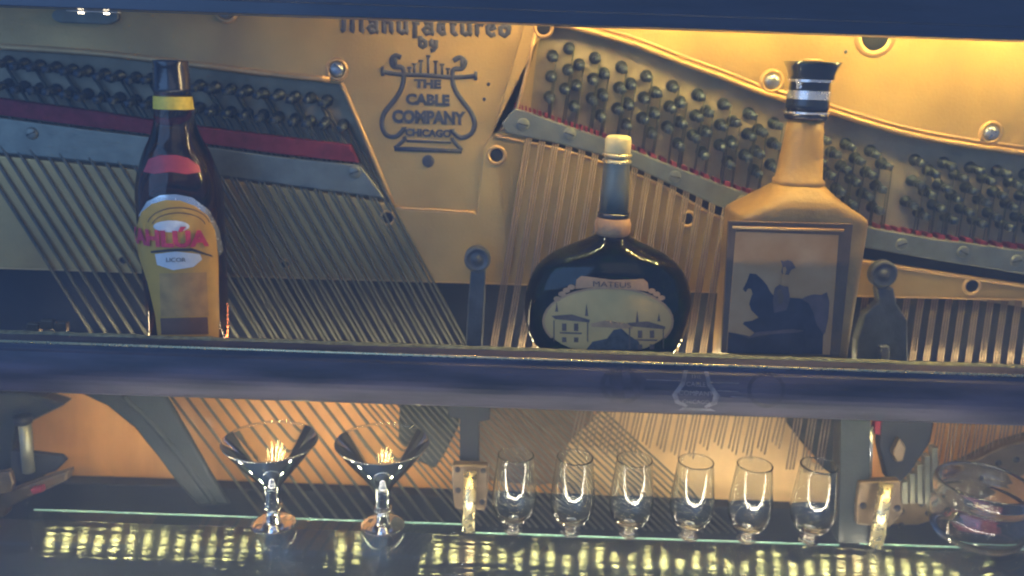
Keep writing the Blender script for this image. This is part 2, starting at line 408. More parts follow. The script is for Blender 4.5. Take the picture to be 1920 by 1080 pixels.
rim([(-140, 80), (160, 98), (350, 119), (500, 138), (618, 149)], 0.0044, YPS - 0.0008)
rim([(640, 156), (690, 272), (737, 384)], 0.0032, YPS - 0.0004)
rim([(742, 391), (815, 394), (890, 399)], 0.0022, YP + 0.0012)
rim([(1004, 62), (968, 208), (940, 244)], 0.0024, YP - 0.0006)
rim([(BE[i][0], BE[i][1] - 1) for i in range(len(BE))], 0.0011, YP - 0.0002)
# pressure bars below the pins
def gap_shade(pts): MB().prism_px(pts, 0.168, YB - 0.0005).build('gap_shade_sheet', 'deep', piano)  # dark sheet standing in for the shade in the gap
FT = [(965, 196), (1000, 207), (1070, 232), (1130, 252), (1240, 297), (1360, 343), (1480, 382), (1640, 422), (1760, 443), (1920, 464), (2060, 480)]
FB = [(2060, 528), (1920, 514), (1760, 489), (1610, 462), (1480, 428), (1340, 384), (1160, 300), (1050, 270), (950, 250), (940, 232)]
gap_shade([(x, y + 10) for x, y in FT] + [(x, y + 6) for x, y in VB[::-1]])
mb = MB(); mb.prism_px([(x, y + 6) for x, y in FT] + FB, 0.147, YB - 0.002); mb.build('pressure_bar', 'bar', piano, bevel=0.002)
FL1 = [(-140, 170), (0, 185), (150, 205), (290, 226), (400, 241), (530, 257), (655, 272)]
FL2 = [(672, 306), (530, 290), (400, 272), (290, 253), (150, 236), (0, 216), (-140, 200)]
mb = MB(); mb.prism_px(FL1 + FL2, 0.1545, YB - 0.001); mb.build('red_felt', 'felt', piano, bevel=0.002)
mb = MB(); mb.prism_px([(x, y + 5) for x, y in [(-140, 200), (0, 216), (150, 236), (290, 253), (400, 272), (530, 290), (675, 305)]] + [(722, 372), (600, 356), (430, 332), (200, 306), (-140, 274)], 0.152, YB - 0.002)
mb.build('pressure_bar', 'bar', piano, bevel=0.002)
mb = MB()
tt = smooth_path([(x, y) for x, y in FT], 12)
for i in range(0, len(tt) - 1, 2):      # felt woven between strings shows as short tufts
    (xa, ya), (xb, yb) = tt[i], tt[i + 1]
    mb.prism_px([(xa, ya - 3), (xb, yb - 3 + random.uniform(-1, 1)), (xb, yb + 6), (xa, ya + 6)], 0.1525, YB - 0.001)
mb.build('felt_strip', 'felt', piano)
def rnd(name, px, py, prof, mat, Y=YP, parent=piano, n=20, label=None):
    p = UY(px, py, Y); o = MB().lathe(p.x, p.z, [(r, Y - d) for r, d in prof], n, 'y').build(name, mat, parent, smooth=False, bevel=0)
    for q in o.data.polygons: q.use_smooth = True
    return o
def boss(px, py, r, Y=YP, mat='goldrim', bolt='steel', hole=False):
    o = rnd('boss', px, py, [(r * 1.35, -0.001), (r * 1.3, 0.0015), (r * 1.12, 0.0035), (r * 0.95, 0.003), (r * 0.88, 0.0006), (0.0005, 0.0005)], mat, Y)
    if hole: rnd('hole_shade_disc', px, py, [(r * 0.86, 0.0007), (r * 0.80, 0.0014), (r * 0.3, 0.0012)], 'deep', Y)  # dark disc standing in for the shade inside the hole
    elif bolt: rnd('bolt', px, py, [(r * 0.84, 0.0007), (r * 0.80, 0.004), (r * 0.55, 0.0065), (r * 0.2, 0.0075)], bolt, Y)
boss(632, 130, 0.0120, YPS); boss(1447, 152, 0.0125); boss(1857, 249, 0.0125); boss(1641, 68, 0.021, hole=True)
boss(1019, 52, 0.0105, hole=True); boss(931, 291, 0.0105, hole=True); boss(1822, 536, 0.0105, hole=True); boss(1289, 410, 0.0095, hole=True)
boss(424, 20, 0.0125, YPS); boss(727, 408, 0.0090, hole=True); boss(232, 488, 0.006, hole=True); boss(535, 495, 0.006, hole=True)
rnd('bolt', 803, 302, [(0.0088, -0.0005), (0.0084, 0.0018), (0.006, 0.0026), (0.002, 0.0026)], 'letter', YPS)
for a, b in ((916, 158), (908, 186), (1586, 97)): rnd('rivet', a, b, [(0.0026, 0), (0.002, 0.0012), (0.0005, 0.0014)], 'letter', YPS if a < 925 and b > 180 or a < 1000 else YP)
def screw(px, py, Y, r=0.0085, mat='steel'):
    p = UY(px, py, Y); m = MB().lathe(p.x, p.z, [(r, Y + 0.0005), (r, Y - 0.0016), (r * 0.8, Y - 0.003), (r * 0.2, Y - 0.0034)], 18, 'y')
    o = m.build('screw', mat, piano, smooth=True)
    a = random.uniform(-0.5, 0.5)
    q = MB(); dx, dz = math.cos(a) * r * 0.8, math.sin(a) * r * 0.8
    q.tube([(p.x - dx, Y - 0.0031, p.z - dz), (p.x + dx, Y - 0.0031, p.z + dz)], 0.0009, 4)
    q.build('slot', 'deep', o)
for a, b in ((981, 233), (1068, 251), (1265, 331), (1392, 378), (1690, 458), (1805, 472), (1905, 489)): screw(a, b, 0.147, mat='bar')
screw(665, 323, 0.152, mat='bar'); screw(300, 280, 0.152, mat='bar'); screw(60, 250, 0.152, mat='bar')
# silver pill plate top left
mb = MB(); pl = [(118 + 22 * math.cos(R(a)), 29 + 14 * math.sin(R(a))) for a in range(90, 271, 20)] + [(200 + 22 * math.cos(R(a)), 32 + 14 * math.sin(R(a))) for a in range(-90, 91, 20)]
mb.prism_px(pl, YPS - 0.006, YPS - 0.001); mb.build('cover_plate', 'bar', piano, bevel=0.002)
# lettering and lyre on the plate
def part_text(name, body, cx, cy, h, **k):
    m = MB(); text_on_plane(m, body, cx, cy, h, YPS, 0.0022, **k); return m.build(name, 'letter', plate)
def nib(mb, pts, w0=3.4):
    a = pathY(pts, YPS - 0.0004)
    k = pspan(0, w0, 300, YPS); mb.tube(a, k, 6, 0.6)
# broad-nib text letters of the top line: strokes in a 0..1 box (x, y up), x-height 1
BL = {
 'M': (1.7, [[(0.0, 0), (0.18, 0.12), (0.18, 1.2), (0.45, 1.55)], [(0.45, 1.5), (0.75, 1.2), (0.75, 0.05), (0.9, 0)], [(0.75, 1.25), (1.05, 1.55), (1.35, 1.2), (1.35, 0.1), (1.55, 0)]]),
 'a': (1.0, [[(0.15, 0.85), (0.4, 1.0), (0.65, 0.85), (0.65, 0.1), (0.85, 0.0)], [(0.65, 0.5), (0.3, 0.55), (0.12, 0.3), (0.3, 0.0), (0.62, 0.15)]]),
 'n': (1.0, [[(0.05, 0.95), (0.2, 0.85), (0.2, 0.0), (0.32, 0.05)], [(0.2, 0.8), (0.5, 1.0), (0.68, 0.85), (0.68, 0.1), (0.85, 0.0)]]),
 'u': (1.0, [[(0.05, 0.95), (0.2, 0.85), (0.2, 0.15), (0.38, 0.0), (0.65, 0.2)], [(0.55, 1.0), (0.68, 0.9), (0.68, 0.1), (0.85, 0.0)]]),
 'f': (0.75, [[(0.62, 1.45), (0.4, 1.5), (0.28, 1.3), (0.28, -0.45)], [(0.08, 0.9), (0.6, 0.92)]]),
 'c': (0.8, [[(0.62, 0.9), (0.4, 1.0), (0.15, 0.75), (0.15, 0.25), (0.38, 0.0), (0.65, 0.15)], [(0.3, 0.5), (0.6, 0.55)]]),
 't': (0.75, [[(0.28, 1.35), (0.28, 0.15), (0.45, 0.0), (0.62, 0.12)], [(0.08, 0.95), (0.58, 0.97)]]),
 'r': (0.78, [[(0.05, 0.95), (0.2, 0.85), (0.2, 0.05), (0.32, 0.0)], [(0.2, 0.8), (0.45, 1.0), (0.65, 0.85)]]),
 'e': (0.85, [[(0.15, 0.5), (0.65, 0.7), (0.5, 0.98), (0.3, 0.95), (0.13, 0.7), (0.15, 0.25), (0.38, 0.0), (0.66, 0.15)]]),
 'd': (1.0, [[(0.2, 1.45), (0.45, 1.3), (0.72, 0.8), (0.68, 0.25), (0.45, 0.0), (0.18, 0.2), (0.15, 0.65), (0.4, 0.85), (0.65, 0.7)]]),
 'b': (1.0, [[(0.2, 1.5), (0.2, 0.15), (0.42, 0.0), (0.68, 0.2), (0.68, 0.75), (0.45, 0.95), (0.22, 0.75)]]),
 'y': (1.0, [[(0.1, 1.0), (0.22, 0.85), (0.22, 0.3), (0.42, 0.15), (0.66, 0.3)], [(0.68, 1.0), (0.66, 0.1), (0.4, -0.35), (0.15, -0.4)]]),
}
def blackletter(word, x0, x1, base, xh, slope, pen):
    tot = sum(BL[c][0] for c in word); k = (x1 - x0) / tot; x = x0
    for c in word:
        m = MB()
        for st in BL[c][1]:
            nib(m, [(x + px * k, base + slope * (x + px * k - x0) - py * xh) for px, py in st], pen)
        m.build('raised_letter', 'letter', plate, smooth=True); x += BL[c][0] * k
blackletter('Manufactured', 640, 962, 58, 22, 0.030, 4.8)
blackletter('by', 784, 824, 88, 14, 0.03, 4.4)
mb = MB()
def lw(pts, wd, k=5): mb.tube(pathY(smooth_path(pts, k), YPS - 0.0002), pspan(0, wd * 1.25, 300, YPS), 8, 0.65)
lw([(752, 108), (742, 104), (734, 112), (738, 124), (752, 126), (757, 134), (755, 160), (742, 185), (722, 210), (716, 232), (724, 252), (742, 256), (756, 244), (757, 238)], 3.6)
lw([(850, 114), (862, 108), (872, 116), (866, 128), (852, 130), (848, 140), (852, 165), (866, 188), (884, 212), (890, 234), (882, 252), (864, 258), (850, 248), (848, 242)], 3.6)
lw([(716, 134), (750, 139), (800, 141), (850, 145), (893, 142)], 3.2)
for x, y in ((718, 134), (892, 142)): lw([(x - 3, y), (x + 3, y + 0.2)], 6.5, 1)
for x, y in ((742, 116), (866, 118)): lw([(x - 3, y), (x + 3, y + 0.2)], 7, 1)
for x, top in ((768, 126), (777, 119), (789, 113), (803, 104), (817, 114), (829, 120), (840, 128)):
    lw([(x, 140), (x, top)], 2.0, 2); lw([(x, top + 3), (x, top - 1)], 3.6, 1)
lw([(757, 256), (758, 262), (740, 278)], 3.0); lw([(848, 258), (850, 264), (866, 282)], 3.0)
lw([(740, 279), (866, 283)], 3.4, 2); lw([(762, 264), (846, 267)], 2.0, 2)
mb.build('lyre_emblem', 'letter', plate, smooth=True)
part_text('raised_word', 'THE', 802, 158, 15, sx=1.25, offset=0.062)
part_text('raised_word', 'CABLE', 802, 188, 19, sx=1.02, offset=0.062)
part_text('raised_word', 'COMPANY', 803, 221, 22, sx=0.88, offset=0.062, slope=0.03)
part_text('raised_word', 'CHICAGO', 803, 250, 13, sx=1.0, offset=0.055)

# ------------------------------------------------------------------ tuning pins
def inside(x, y, poly):
    c = False; n = len(poly)
    for i in range(n):
        x1, y1 = poly[i]; x2, y2 = poly[(i + 1) % n]
        if (y1 > y) != (y2 > y) and x < (x2 - x1) * (y - y1) / (y2 - y1) + x1: c = not c
    return c
PR = 0.0062
pinm = MB(); pinm.lathe(0, 0, [(0.0085, 0.0), (0.0085, -0.002), (0.0066, -0.003), (0.0066, -0.010), (0.0052, -0.0105), (0.0052, -0.020), (0.0058, -0.0205), (0.0056, -0.0235), (0.0005, -0.0238)], 10, 'y'); pinm.box((-0.0044, -0.0318, -0.0044), (0.0044, -0.0236, 0.0044))
pinme = pinm.mesh('tuning_pin'); pinme.materials.append(M['pin'])
for p in pinme.polygons: p.use_smooth = len(p.vertices) < 6
pins = []
def pin(px, py):
    p = UY(px, py, YB - 0.028)
    o = bpy.data.objects.new('tuning_pin', pinme); C.objects.link(o); o.parent = piano
    o.location = Vector((p.x, YB, p.z)) * S - piano.location
    o.rotation_euler = (R(random.uniform(4, 9)), random.uniform(-0.5, 0.5) , R(random.uniform(-1.5, 1.5)))
    pins.append((px, py))
RP = RT + [(2060, 500)] + FT[::-1]
def lattice(ox, oy, a, b, c, ni, clip=RP):
    for j in range(6):
        for i in range(-1, ni):
            x = ox + a[0] * i + (j // 2) * b[0] + (j % 2) * c[0]; y = oy + a[1] * i + (j // 2) * b[1] + (j % 2) * c[1]
            x += random.uniform(-1.5, 1.5); y += random.uniform(-1.5, 1.5)
            if i >= 0 and inside(x, y - 16, clip) and inside(x, y + 12, clip): pin(x, y)
lattice(1070, 90, (49, 17.8), (-4, 39), (-32, 13), 9)
lattice(1551, 262, (48, 11.5), (-9, 41), (19, 25), 3)
lattice(1733, 302, (52, 7.5), (-9, 40), (24, 21), 6)
for r, (ox, oy) in enumerate(((605, 189), (636, 236))):
    for i in range(22):
        x, y = ox - 30.5 * i, oy - 3.6 * i - 0.004 * i * i
        if x > -20: pin(x + random.uniform(-1, 1), y + random.uniform(-1.2, 1.2))

def felt_y(x):
    for (xa, ya), (xb, yb) in zip(FT, FT[1:]):
        if xa <= x <= xb: return ya + (yb - ya) * (x - xa) / (xb - xa)
    return None
for px, py in pins:
    if px < 960: continue
    x0 = px + 7; y1 = py + 40
    for _ in range(6):
        xx = x0 - 0.15 * (y1 - py); y1 = (felt_y(xx) or y1) + 4
    if y1 - py > 20 and felt_y(xx):
        MB().tube([UY(x0, py, YB - 0.008), UY(xx, y1, 0.160)], 0.0011, 4).build('pin_string', 'wound', piano, smooth=True)
# ------------------------------------------------------------------ strings
YT = 0.1495
def string(pts, rpx, mat, Y=YS):
    r = pspan(0, rpx, 540, Y) ; MB().tube([UY(x, y, Y + dy) for x, y, dy in pts], r, 6).build('string', mat, piano, smooth=True)
for i in range(30):                        # bass, running down to the right
    f_ = i / 29
    xb = 175 + 700 * f_ ** 0.97; yb = 632 + 0.034 * xb - 10
    sl = 0.64 - 0.10 * f_
    yt = 235 if i % 2 else 190
    y_t = yt - 0.12 * (640 - (xb - 0.6 * 400)) ; y_t = max(40, y_t)
    xt = xb - sl * (yb - y_t)
    k = 1 if i < 13 else 2
    for j in range(k):
        off = (j - (k - 1) / 2) * 8.5
        yk = 715; xk = xb + sl * (yk - yb) + off
        if i < 13: xl = 322 + 27.5 * i; s2 = 0.76; rp = 3.3
        else: xl = 668 + 13.2 * ((i - 13) * 2 + j); s2 = 0.85 + 0.25 * (i - 13) / 17; rp = 2.2
        ye = 962 + 0.034 * xl
        ym = 290 + 0.135 * (xt + 60) + 8; xm = xt + off + (xk - xt - off) * (ym - y_t) / (yk - y_t)
        string([(xt + off, y_t, 0.026), (xm, ym, 0.006), (xk, yk, 0.0)], rp if i < 13 else 2.4, 'wound')
        string([(xl - s2 * 22, 723, 0.012), (xl + s2 * (ye - 745) , ye, 0.03)], rp, 'wound', YS + 0.02)
xs = []
x = 925
while x < 1990:
    xs.append(x); x += 26.3
for g, xg in enumerate(xs):                # treble trichords, nearly upright
    sl = -0.17 + 0.03 * (xg - 920) / 1000
    # where it meets the bar above
    for t in range(3):
        x0 = xg + (t - 1) * 4.6
        for _ in range(1):
            yt = 350
            for it in range(8):
                xx = min(2055, max(951, x0 + sl * (yt - 650)))
                for (xa, ya), (xb2, yb2) in zip(FB[::-1][1:], FB[::-1][2:]):
                    if xa <= xx <= xb2: yt = ya + (yb2 - ya) * (xx - xa) / (xb2 - xa) - 4
        if xg > 1560: yt = 546 + 0.02 * (xg - 1560)
        string([(x0 + sl * (yt - 650), yt, 0.016 if xg > 1560 else 0.0), (x0, 650, 0.0), (x0 - sl * -70, 720, 0.0)], 1.6, 'treble', YT)
for xg in list(range(1090, 1560, 27)) + list(range(1765, 1950, 24)):      # their lower ends beyond the bridge
    for t in range(3):
        x0 = xg + (t - 1) * 6.5
        ye = 838 + 6 * t + 10 * math.sin(xg * 0.05) if xg < 1480 else 880
        string([(x0 + 12, 725, 0.0), (x0 - 14, ye, 0.0)], 1.6, 'treble', YS + 0.03)

# ------------------------------------------------------------------ lower ironwork
mb = MB(); mb.prism_px([(120, 700), (148, 738), (200, 762), (250, 802), (293, 855), (330, 905), (372, 950), (432, 948), (395, 890), (350, 810), (308, 738), (290, 700)], 0.1325, 0.1425)
mb.build('plate_arm', 'arm', piano, bevel=0.007)
mb = MB(); mb.tube(pathY(smooth_path([(230, 742), (290, 800), (350, 872), (402, 944)], 4), 0.133), 0.0055, 8, 0.6); mb.build('arm_rib', 'arm', piano, smooth=True)
mb = MB(); mb.prism_px([(752, 730), (860, 730), (860, 800), (835, 850), (815, 880), (770, 860), (745, 820)], 0.186, 0.204)
mb.build('bridge_block', 'arm', piano, bevel=0.004)
mb = MB(); mb.prism_px([(1462, 730), (1585, 730), (1585, 905), (1550, 880), (1510, 838), (1480, 800)], 0.196, 0.215)
mb.build('plate_arm', 'arm', piano, bevel=0.004)
# curved drilled bridge at lower right
mb = MB(); mb.prism_px([(1662, 985), (1650, 940), (1700, 925), (1760, 895), (1820, 868), (1880, 838), (1960, 815), (1960, 875), (1890, 905), (1840, 940), (1780, 968), (1720, 985)], 0.165, 0.190)
drilled = mb.build('treble_bridge', 'flange', piano, bevel=0.003)
for a, b in ((1690, 958), (1728, 945), (1740, 962), (1722, 925), (1765, 915), (1800, 925), (1840, 890), (1872, 868), (1905, 862), (1690, 985)):
    p = UY(a, b, 0.165); MB().lathe(p.x, p.z, [(0.0052, 0.166), (0.0048, 0.1636), (0.0005, 0.1634)], 12, 'y').build('drill_hole_shade', 'deep', drilled, smooth=True)  # dark discs take the place of shaded drill holes
for k in range(5):
    mb = MB(); mb.prism_px([(1692 + 14 * k, 905 - 16 * k), (1703 + 14 * k, 903 - 16 * k), (1703 + 14 * k, 945), (1692 + 14 * k, 945)], 0.146, 0.160)
    mb.build('damper_block', 'bar', piano, bevel=0.001)
mb = MB(); mb.prism_px([(1790, 985), (1880, 975), (1885, 990), (1840, 1003), (1795, 1003)], 0.15, 0.17); mb.build('red_felt', 'felt', piano, bevel=0.002)
# action posts with round heads, above the rail
def knob(px, py, r, Y):
    p = UY(px, py, Y); return MB().lathe(p.x, p.z, [(r * 0.9, Y + 0.012), (r, Y + 0.008), (r, Y - 0.001), (r * 0.93, Y - 0.004), (r * 0.74, Y - 0.0045), (r * 0.7, Y - 0.003), (r * 0.3, Y - 0.003), (r * 0.28, Y - 0.006), (0.0005, Y - 0.0065)], 28, 'y')
YK = 0.132
mb = MB(); mb.prism_px([(883, 500), (911, 500), (909, 560), (903, 668), (872, 668), (878, 560)], 0.120, 0.136); post1 = mb.build('action_post', 'knob', piano, bevel=0.002)
knob(895, 486, 0.0185, 0.119).build('post_head', 'knob', post1, smooth=True)
mb = MB(); mb.prism_px([(1644, 540), (1676, 540), (1682, 570), (1702, 600), (1704, 690), (1604, 690), (1606, 640), (1622, 590), (1648, 566)], 0.118, 0.136); post2 = mb.build('action_post', 'knob', piano, bevel=0.003)
knob(1656, 514, 0.0195, 0.117).build('post_head', 'knob', post2, smooth=True)
mb = MB(); mb.prism_px([(1652, 650), (1668, 650), (1668, 682), (1652, 682)], 0.108, 0.118); mb.build('post_clip', 'steel', post2, bevel=0.001)
# lower posts
def box_px(name, pts, Y0, Y1, mat, par=piano, bev=0.0015):
    m = MB(); m.prism_px(pts, Y0, Y1); return m.build(name, mat, par, bevel=bev)
pA = box_px('lower_post', [(840, 745), (920, 748), (918, 788), (898, 792), (898, 895), (862, 893), (862, 785), (840, 782)], 0.085, 0.112, 'deep')
fl = box_px('post_flange', [(848, 872), (916, 874), (914, 930), (910, 958), (852, 955), (846, 900)], 0.068, 0.084, 'flange', piano, 0.003)
for a, b in ((859, 919), (904, 941), (858, 880), (906, 882)):
    p = UY(a, b, 0.068); MB().lathe(p.x, p.z, [(0.0042, 0.069), (0.004, 0.0664), (0.0004, 0.0662)], 12, 'y').build('screw_hole', 'deep', fl, smooth=True)
def tube_px(name, p0, p1, wpx, Y0, Y1, mat, par=piano):
    a = UY(p0[0], p0[1], Y0); b = UY(p1[0], p1[1], Y1); r = wpx / 2 / F * 1.13
    return MB().tube([a, b], r, 20).build(name, mat, par, smooth=True)
tube_px('brass_tube', (882, 884), (878, 997), 24, 0.055, 0.030, 'brass')
box_px('lower_post', [(1578, 745), (1634, 748), (1628, 1022), (1572, 1018)], 0.070, 0.100, 'arm')
box_px('lower_post', [(1655, 748), (1760, 752), (1745, 830), (1712, 880), (1690, 905), (1664, 900), (1650, 840)], 0.098, 0.118, 'deep', piano, 0.003)
box_px('lever_cap', [(1674, 850), (1688, 822), (1700, 840), (1694, 866), (1680, 868)], 0.084, 0.097, 'flange', piano, 0.003)
box_px('red_felt', [(1640, 788), (1666, 790), (1664, 818), (1640, 815)], 0.100, 0.112, 'felt', piano, 0.002)
tube_px('lever_rod', (1632, 800), (1628, 895), 12, 0.084, 0.084, 'steel')
f2 = box_px('post_flange', [(1612, 905), (1690, 902), (1694, 960), (1668, 990), (1606, 984), (1606, 950)], 0.062, 0.078, 'flange', piano, 0.003)
for a, b in ((1618, 948), (1682, 953)):
    p = UY(a, b, 0.062); MB().lathe(p.x, p.z, [(0.0055, 0.063), (0.005, 0.0604), (0.0004, 0.0602)], 12, 'y').build('screw_hole', 'deep', f2, smooth=True)
tube_px('brass_tube', (1662, 906), (1642, 1026), 26, 0.050, 0.026, 'brass')
# corner fittings, lower left
box_px('corner_block', [(-60, 735), (50, 738), (120, 760), (60, 790), (30, 800), (20, 880), (-60, 900)], 0.16, 0.19, 'arm', piano, 0.004)
box_px('pedal_plate', [(20, 846), (112, 856), (122, 866), (104, 884), (40, 905), (20, 900)], 0.130, 0.142, 'deep', piano, 0.002)
tube_px('pedal_rod', (46, 790), (54, 884), 24, 0.120, 0.120, 'bar')
tube_px('rod_collar', (42, 780), (44, 793), 34, 0.120, 0.120, 'deep')
box_px('cast_foot', [(-60, 948), (0, 928), (90, 896), (128, 884), (124, 902), (60, 930), (12, 955), (8, 970), (-60, 985)], 0.108, 0.128, 'flange', piano, 0.003)
box_px('cast_lug', [(-60, 890), (18, 884), (26, 908), (20, 924), (-60, 940)], 0.098, 0.107, 'flange', piano, 0.003)
box_px('red_felt', [(56, 918), (78, 912), (80, 922), (62, 928)], 0.098, 0.107, 'felt', piano, 0.001)
# ledge clutter at the left end
for k, (a, b) in enumerate(((60, 612), (86, 606), (112, 610))):
    box_px('ledge_clip', [(a - 12, b - 6), (a + 12, b - 5), (a + 14, b + 12), (a - 12, b + 12)], 0.118, 0.128, 'flange', piano, 0.002)

# ------------------------------------------------------------------ rail decals
def rail_y(z):
    for (ya, za), (yb2, zb2) in zip(prof, prof[1:]):
        if zb2 <= z <= za and za > zb2: return ya + (yb2 - ya) * (za - z) / (za - zb2)
    return RF
def rail_map(eps):
    def f(px, py):
        Y = RF - 0.02
        for _ in range(60):
            p = UY(px, py, Y)
            if Y >= rail_y(p.z) - eps: return p
            Y += 0.0005
        return UY(px, py, RF - eps)
    return f
def decal_obj(name, polys, mapf, mat, par, cut=10):
    m = MB(); decal(m, polys, mapf, cut); return m.build(name, mat, par, smooth=True)
def text_decal(name, body, cx, cy, hpx, sx, mapf, mat, par, slope=0.034, arch=0.0, offset=0.02, cut=7):
    vs, fs = text_geo(body, 1.0, offset, 0.0, 4); s = hpx / 0.70; o2 = []
    for v in vs:
        px = cx + v.x * s * sx; o2.append((px, cy - v.y * s + (px - cx) * slope + arch * ((px - cx) / 50.0) ** 2))
    m = MB(); decal(m, o2, mapf, cut, fs); return m.build(name, mat, par, smooth=True)
rm = rail_map(0.0009); rm2 = rail_map(0.0014)
def ring(cx, cy, a, b, t, n=28):
    o_, i_ = ell(cx, cy, a, b, n), ell(cx, cy, a - t, b - t, n)
    return [[o_[k], o_[(k + 1) % n], i_[(k + 1) % n], i_[k]] for k in range(n)]
decal_obj('medal_decal', ring(1167, 722, 42, 36, 9) + [[(1140, 700), (1165, 690), (1172, 750), (1150, 752)], [(1180, 695), (1200, 705), (1196, 745), (1186, 730)]], rm, 'decaldark', rail)
decal_obj('medal_decal', ring(1437, 731, 36, 34, 7), rm, 'decaldark', rail)
lyre = [[(1282, 694), (1290, 694), (1284, 722), (1270, 740), (1274, 752), (1290, 760), (1286, 764), (1266, 756), (1260, 740), (1276, 718)],
        [(1328, 696), (1320, 696), (1326, 722), (1338, 742), (1334, 754), (1320, 762), (1324, 766), (1344, 758), (1350, 742), (1334, 720)],
        [(1280, 764), (1332, 766), (1342, 771), (1272, 769)]]
decal_obj('lyre_decal', lyre, rm, 'decal', rail)
for wd, yy, hh in (('THE', 705, 7.5), ('CABLE', 720, 8.5), ('COMPANY', 737, 9), ('CHICAGO', 753, 7.5)):
    text_decal('decal_word', wd, 1305, yy + 1, hh, 1.05, rm2, 'decal', rail, offset=0.0)
for a, b, c_ in ((1212, 1276, 711), (1330, 1385, 716), (1345, 1385, 732), (1370, 1400, 743)):
    decal_obj('decal_line', [[(a, c_), (b, c_ + (b - a) * 0.034), (b, c_ + 1.4 + (b - a) * 0.034), (a, c_ + 1.4)]], rm, 'decal', rail)

def veil():  # added volume imitating the blue veil of lens glare
    m = bpy.data.materials.new('blue_glare_volume'); m.use_nodes = True; nt = m.node_tree
    nt.nodes.remove(nt.nodes['Principled BSDF']); v = nt.nodes.new('ShaderNodeVolumePrincipled')
    v.inputs['Color'].default_value = (0.80, 0.87, 1.0, 1); v.inputs['Density'].default_value = 0.155
    nt.links.new(v.outputs[0], nt.nodes['Material Output'].inputs['Volume'])
    me = MB().box((-1.05, -1.12, -0.21), (1.07, 0.262, 0.92)).mesh('veil'); me.materials.append(m)
    o = bpy.data.objects.new('veil', me); C.objects.link(o); tag(o, 'added thin blue haze of the dim bar in front of the piano', None, None, 'stuff')
veil()
# ------------------------------------------------------------------ LED strips (real lamps of the bar)
def led_strip(name, label, x0, x1, y, z, pitch, face, mats, size=0.0035, zfun=None):
    root = empty(name, ((x0 + x1) / 2, y, z), label, 'led strip')
    f = {'up': Vector((0, 0, 1)), 'down': Vector((0, 0, -1)), 'back': Vector((0, 0.94, 0.34)), 'downback': Vector((0, 0.5, -0.866))}[face]
    u = Vector((1, 0, 0)); v = f.cross(u).normalized()
    n = int((x1 - x0) / pitch); tp = MB(); dd = MB()
    for i in range(n):
        x = x0 + pitch * (i + 0.5); zz = z + (zfun(x) if zfun else 0)
        c = Vector((x, y, zz))
        if i < n - 1:
            c2 = Vector((x + pitch, y, z + (zfun(x + pitch) if zfun else 0)))
        else: c2 = c + u * pitch * 0.5
        a0 = c - u * (pitch * 0.5 if i == 0 else 0)
        for (s0, s1) in ((a0, c2),):
            q = [s0 - v * 0.005, s1 - v * 0.005, s1 + v * 0.005, s0 + v * 0.005]
            tp.prism(q, [p - f * 0.001 for p in q])
        q = [c - u * size - v * size, c + u * size - v * size, c + u * size + v * size, c - u * size + v * size]
        dd.cur = 0 if mats[1] is None or x < mats[2] else 1
        dd.prism([p + f * 0.0022 for p in q], [p + f * 0.0003 for p in q])
    tp.build('tape', 'tape', root)
    dd.build('diodes', None, root, mats=[mats[0], mats[1] or mats[0]])
    return root
zled = zt + 0.085
led_strip('led_strip', 'warm led strip behind the top beam, lighting the gold plate from above', -0.20, 0.86, 0.016, zled, 0.024, 'downback', ('led_topdim', 'led_top', 0.10))
led_strip('led_strip', 'warm led strip on the bottle ledge behind the bottles, at the foot of the strings', -0.70, 0.86, 0.132, ztop - 0.0515, 0.024, 'up', ('led_ledgedim', 'led_ledge', 0.0), 0.003)
zu = ZL - 0.0125
led_strip('led_strip', 'warm led strip under the middle rail, mirrored as gold streaks in the dark sloping board', -0.762, 0.82, -0.0125, zbot - 0.0014, 0.0267, 'down', ('led_under', None, 0), 0.0044)
led_strip('led_strip', 'warm led strip along the front lip of the counter, shining back at the glasses', -0.62, 0.72, -0.148, 0.012, 0.028, 'back', ('led_front', None, 0), 0.0045)
led_strip('led_strip', 'warm led strip low behind the back edge of the counter, washing up the orange board', -0.60, 0.76, 0.050, -0.030, 0.03, 'back', ('led_low', None, 0), 0.0028)

p = UY(195, 20, 0.004)
M['led_spot'] = emit('warm_diode_spot', (1.0, 0.85, 0.6), 9)
led_strip('led_strip', 'short loose led strip end with three small diodes in the top left corner', UY(128, 20, 0.004).x, UY(264, 20, 0.004).x, 0.004, zt - 0.0012, 0.0295, 'down', ('led_spot', None, 0), 0.0024)
# ------------------------------------------------------------------ glass shelves
ZG = 0.0
def shelf(pxl, pxr, pyback, label, skew=0.0, left_cut=False):
    a = UZ(pxl, pyback[0], ZG); b = UZ(pxr, pyback[1], ZG)
    yb2 = (a.y + b.y) / 2
    t = 0.0055
    root = empty('glass_shelf', ((a.x + b.x) / 2, -0.1, -t), label, 'glass shelf', None)
    MB().box((a.x, -0.262, -t), (b.x, yb2 - 0.0012, -0.0002)).build('pane', 'shelf', root)
    MB().box((a.x, yb2 - 0.0006, -0.0022), (b.x, yb2 + 0.0005, 0.0)).build('ground_edge', 'edge', root)
    return yb2
shelf(64, 866, (954, 982), 'long left glass shelf panel, under the two cocktail glasses')
shelf(892, 1574, (996, 1022), 'middle glass shelf panel, under the six small stemmed glasses')
shelf(1612, 2060, (1018, 1034), 'right glass shelf panel, under the wide ribbed tumbler')

